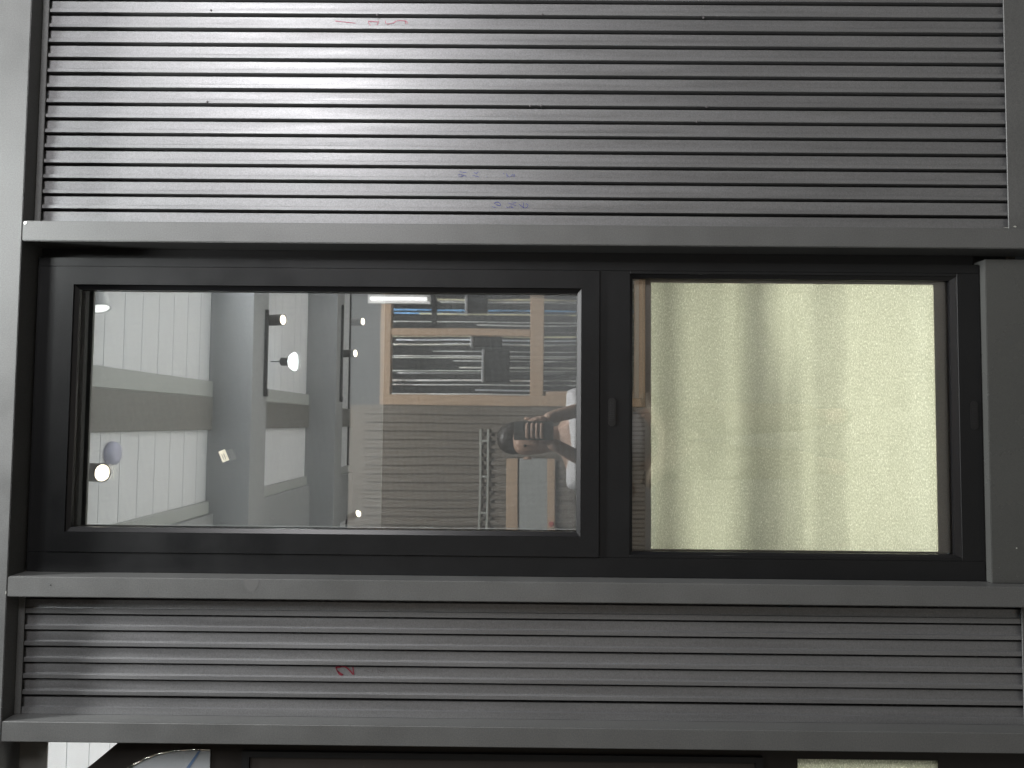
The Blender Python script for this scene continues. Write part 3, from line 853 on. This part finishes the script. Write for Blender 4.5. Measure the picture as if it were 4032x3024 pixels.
# ---------------------------------------------------------------- the photographer
def skin_chain(name, verts, edges, radii, m, parent, sub=2, root=0):
    me = bpy.data.meshes.new(name)
    o = off(parent)
    me.from_pydata([tuple(Vector((v[0], v[1], v[2] + ZC)) - o) for v in verts], edges, [])
    ob = add_obj(name, me, m, parent)
    ob.modifiers.new('skin', 'SKIN')
    lay = me.skin_vertices[0].data
    for i, r in enumerate(radii):
        lay[i].radius = (r, r) if not isinstance(r, tuple) else r
        lay[i].use_root = (i == root)
    md = ob.modifiers.new('sub', 'SUBSURF')
    md.levels = sub; md.render_levels = sub
    for p in me.polygons:
        p.use_smooth = True
    return ob
py = -1.95
person = thing('person', 'person in a white shirt and khaki trousers holding up a phone to photograph the window', 'person', (-0.08, py, 0))
cxp = -0.07
bv = [(cxp, py, -0.62), (cxp, py + .01, -0.45), (cxp, py + .02, -0.30), (cxp, py + .02, -0.20), (cxp, py + .03, -0.125), (cxp, py + .04, -0.06), (cxp, py + .045, 0.03), (cxp, py + .04, 0.09),
      (cxp + .17, py + .02, -0.22), (cxp + .235, py + .08, -0.44), (cxp + .14, py + .33, -0.24), (cxp + .085, py + .45, -0.10),
      (cxp - .17, py + .02, -0.22), (cxp - .235, py + .08, -0.45), (cxp - .10, py + .33, -0.25), (cxp - .005, py + .45, -0.12),
      (cxp + .09, py, -0.68), (cxp + .10, py + .02, -1.08), (cxp + .11, py - .02, -1.42), (cxp + .12, py + .10, -1.475),
      (cxp - .09, py, -0.68), (cxp - .10, py + .02, -1.08), (cxp - .11, py - .02, -1.42), (cxp - .12, py + .10, -1.475)]
be = [(0, 1), (1, 2), (2, 3), (3, 4), (4, 5), (5, 6), (6, 7), (3, 8), (8, 9), (9, 10), (10, 11), (3, 12), (12, 13), (13, 14), (14, 15), (0, 16), (16, 17), (17, 18), (18, 19), (0, 20), (20, 21), (21, 22), (22, 23)]
br = [.13, .125, .130, .085, .050, .075, .088, .070, .058, .043, .034, .026, .058, .043, .034, .026, .085, .060, .040, .035, .085, .060, .040, .035]
bv = [(a, b, c - (.07 if c > -.6 else 0)) for a, b, c in bv]
bv[11] = (bv[11][0], bv[11][1], bv[11][2] + .06); bv[15] = (bv[15][0], bv[15][1], bv[15][2] + .06)
body = skin_chain('body', bv, be, br, M['skin'], person)
# clothes: shirt and trousers as their own shells
skin_chain('shirt', [bv[0], bv[1], bv[2], (cxp, py + .025, -0.262), bv[8], (cxp + .215, py + .06, -0.43), bv[12], (cxp - .215, py + .06, -0.43)],
           [(0, 1), (1, 2), (2, 3), (3, 4), (4, 5), (3, 6), (6, 7)], [.150, .145, .155, .122, .085, .068, .085, .068], M['shirt'], person)
skin_chain('trousers', [(cxp, py, -0.60), bv[16], bv[17], (cxp + .11, py - .01, -1.38), bv[20], bv[21], (cxp - .11, py - .01, -1.38)],
           [(0, 1), (1, 2), (2, 3), (0, 4), (4, 5), (5, 6)], [.15, .105, .078, .065, .105, .078, .065], M['khaki'], person)
skin_chain('hair', [(cxp, py - .035, -0.07), (cxp, py - .02, 0.00), (cxp, py + .02, 0.035), (cxp, py + .078, 0.022)], [(0, 1), (1, 2), (2, 3)], [.062, .088, .080, .050], M['hair'], person)
# hands: palm with four fingers and a thumb closing on the phone
def hand(x, s):
    y0, z0 = py + .45, -0.10
    v = [(x, y0 - .03, z0 - .02), (x - s * .008, y0, z0 + .005), (x - s * .012, y0 + .02, z0 + .035)]
    e = [(0, 1), (1, 2)]
    r = [.024, .026, .024]
    for k in range(4):
        b = len(v)
        zz = z0 + .052 - k * .019
        ln = (.034, .038, .036, .028)[k]
        v += [(x - s * .016, y0 + .026, zz), (x - s * .022, y0 + .044, zz + .004), (x - s * (.022 + ln), y0 + .046, zz + .004)]
        e += [(2 if k < 2 else 1, b), (b, b + 1), (b + 1, b + 2)]
        r += [.0095, .0085, .0072]
    b = len(v)
    v += [(x - s * .022, y0 - .008, z0 + .02), (x - s * .046, y0 + .004, z0 + .032)]
    e += [(1, b), (b, b + 1)]
    r += [.0105, .0085]
    return skin_chain('hand', v, e, r, M['skin'], person, 1)
hand(cxp + .085, 1)
hand(cxp - .005, -1)
# face details
lathe('nose', [(0.013, 0), (0.011, 0.012), (0.004, 0.02)], (cxp, py + .125, -0.065), (0, 1, -.25), M['skin'], person, 10, True)
for s in (-.032, .032):
    lathe('eye', [(0.007, 0), (0.006, 0.004), (0.002, 0.006)], (cxp + s, py + .118, -0.04), (0, 1, 0), M['black'], person, 10, True)
lathe('mouth', [(0.018, 0), (0.015, 0.004)], (cxp, py + .110, -0.115), (0, 1, 0), plain('lips', (0.42, 0.16, 0.14), 0.5), person, 12, True)
for s in (-.085, .085):
    lathe('ear', [(0.012, 0), (0.022, 0.006), (0.018, 0.012)], (cxp + s, py + .04, -0.055), (1 if s > 0 else -1, 0, 0), M['skin'], person, 10, True)
phone = thing('phone', 'dark grey phone held upright in both hands', 'phone', (0, -1.47, ZC - .08))
box('phone_body', -0.068, 0.008, -1.4690, -1.4610, -0.150, 0.010, M['phone'], phone, 0.003, 2)
box('lens_plate', -0.030, 0.004, -1.4608, -1.4590, -0.028, 0.006, M['spacer'], phone, 0.001)
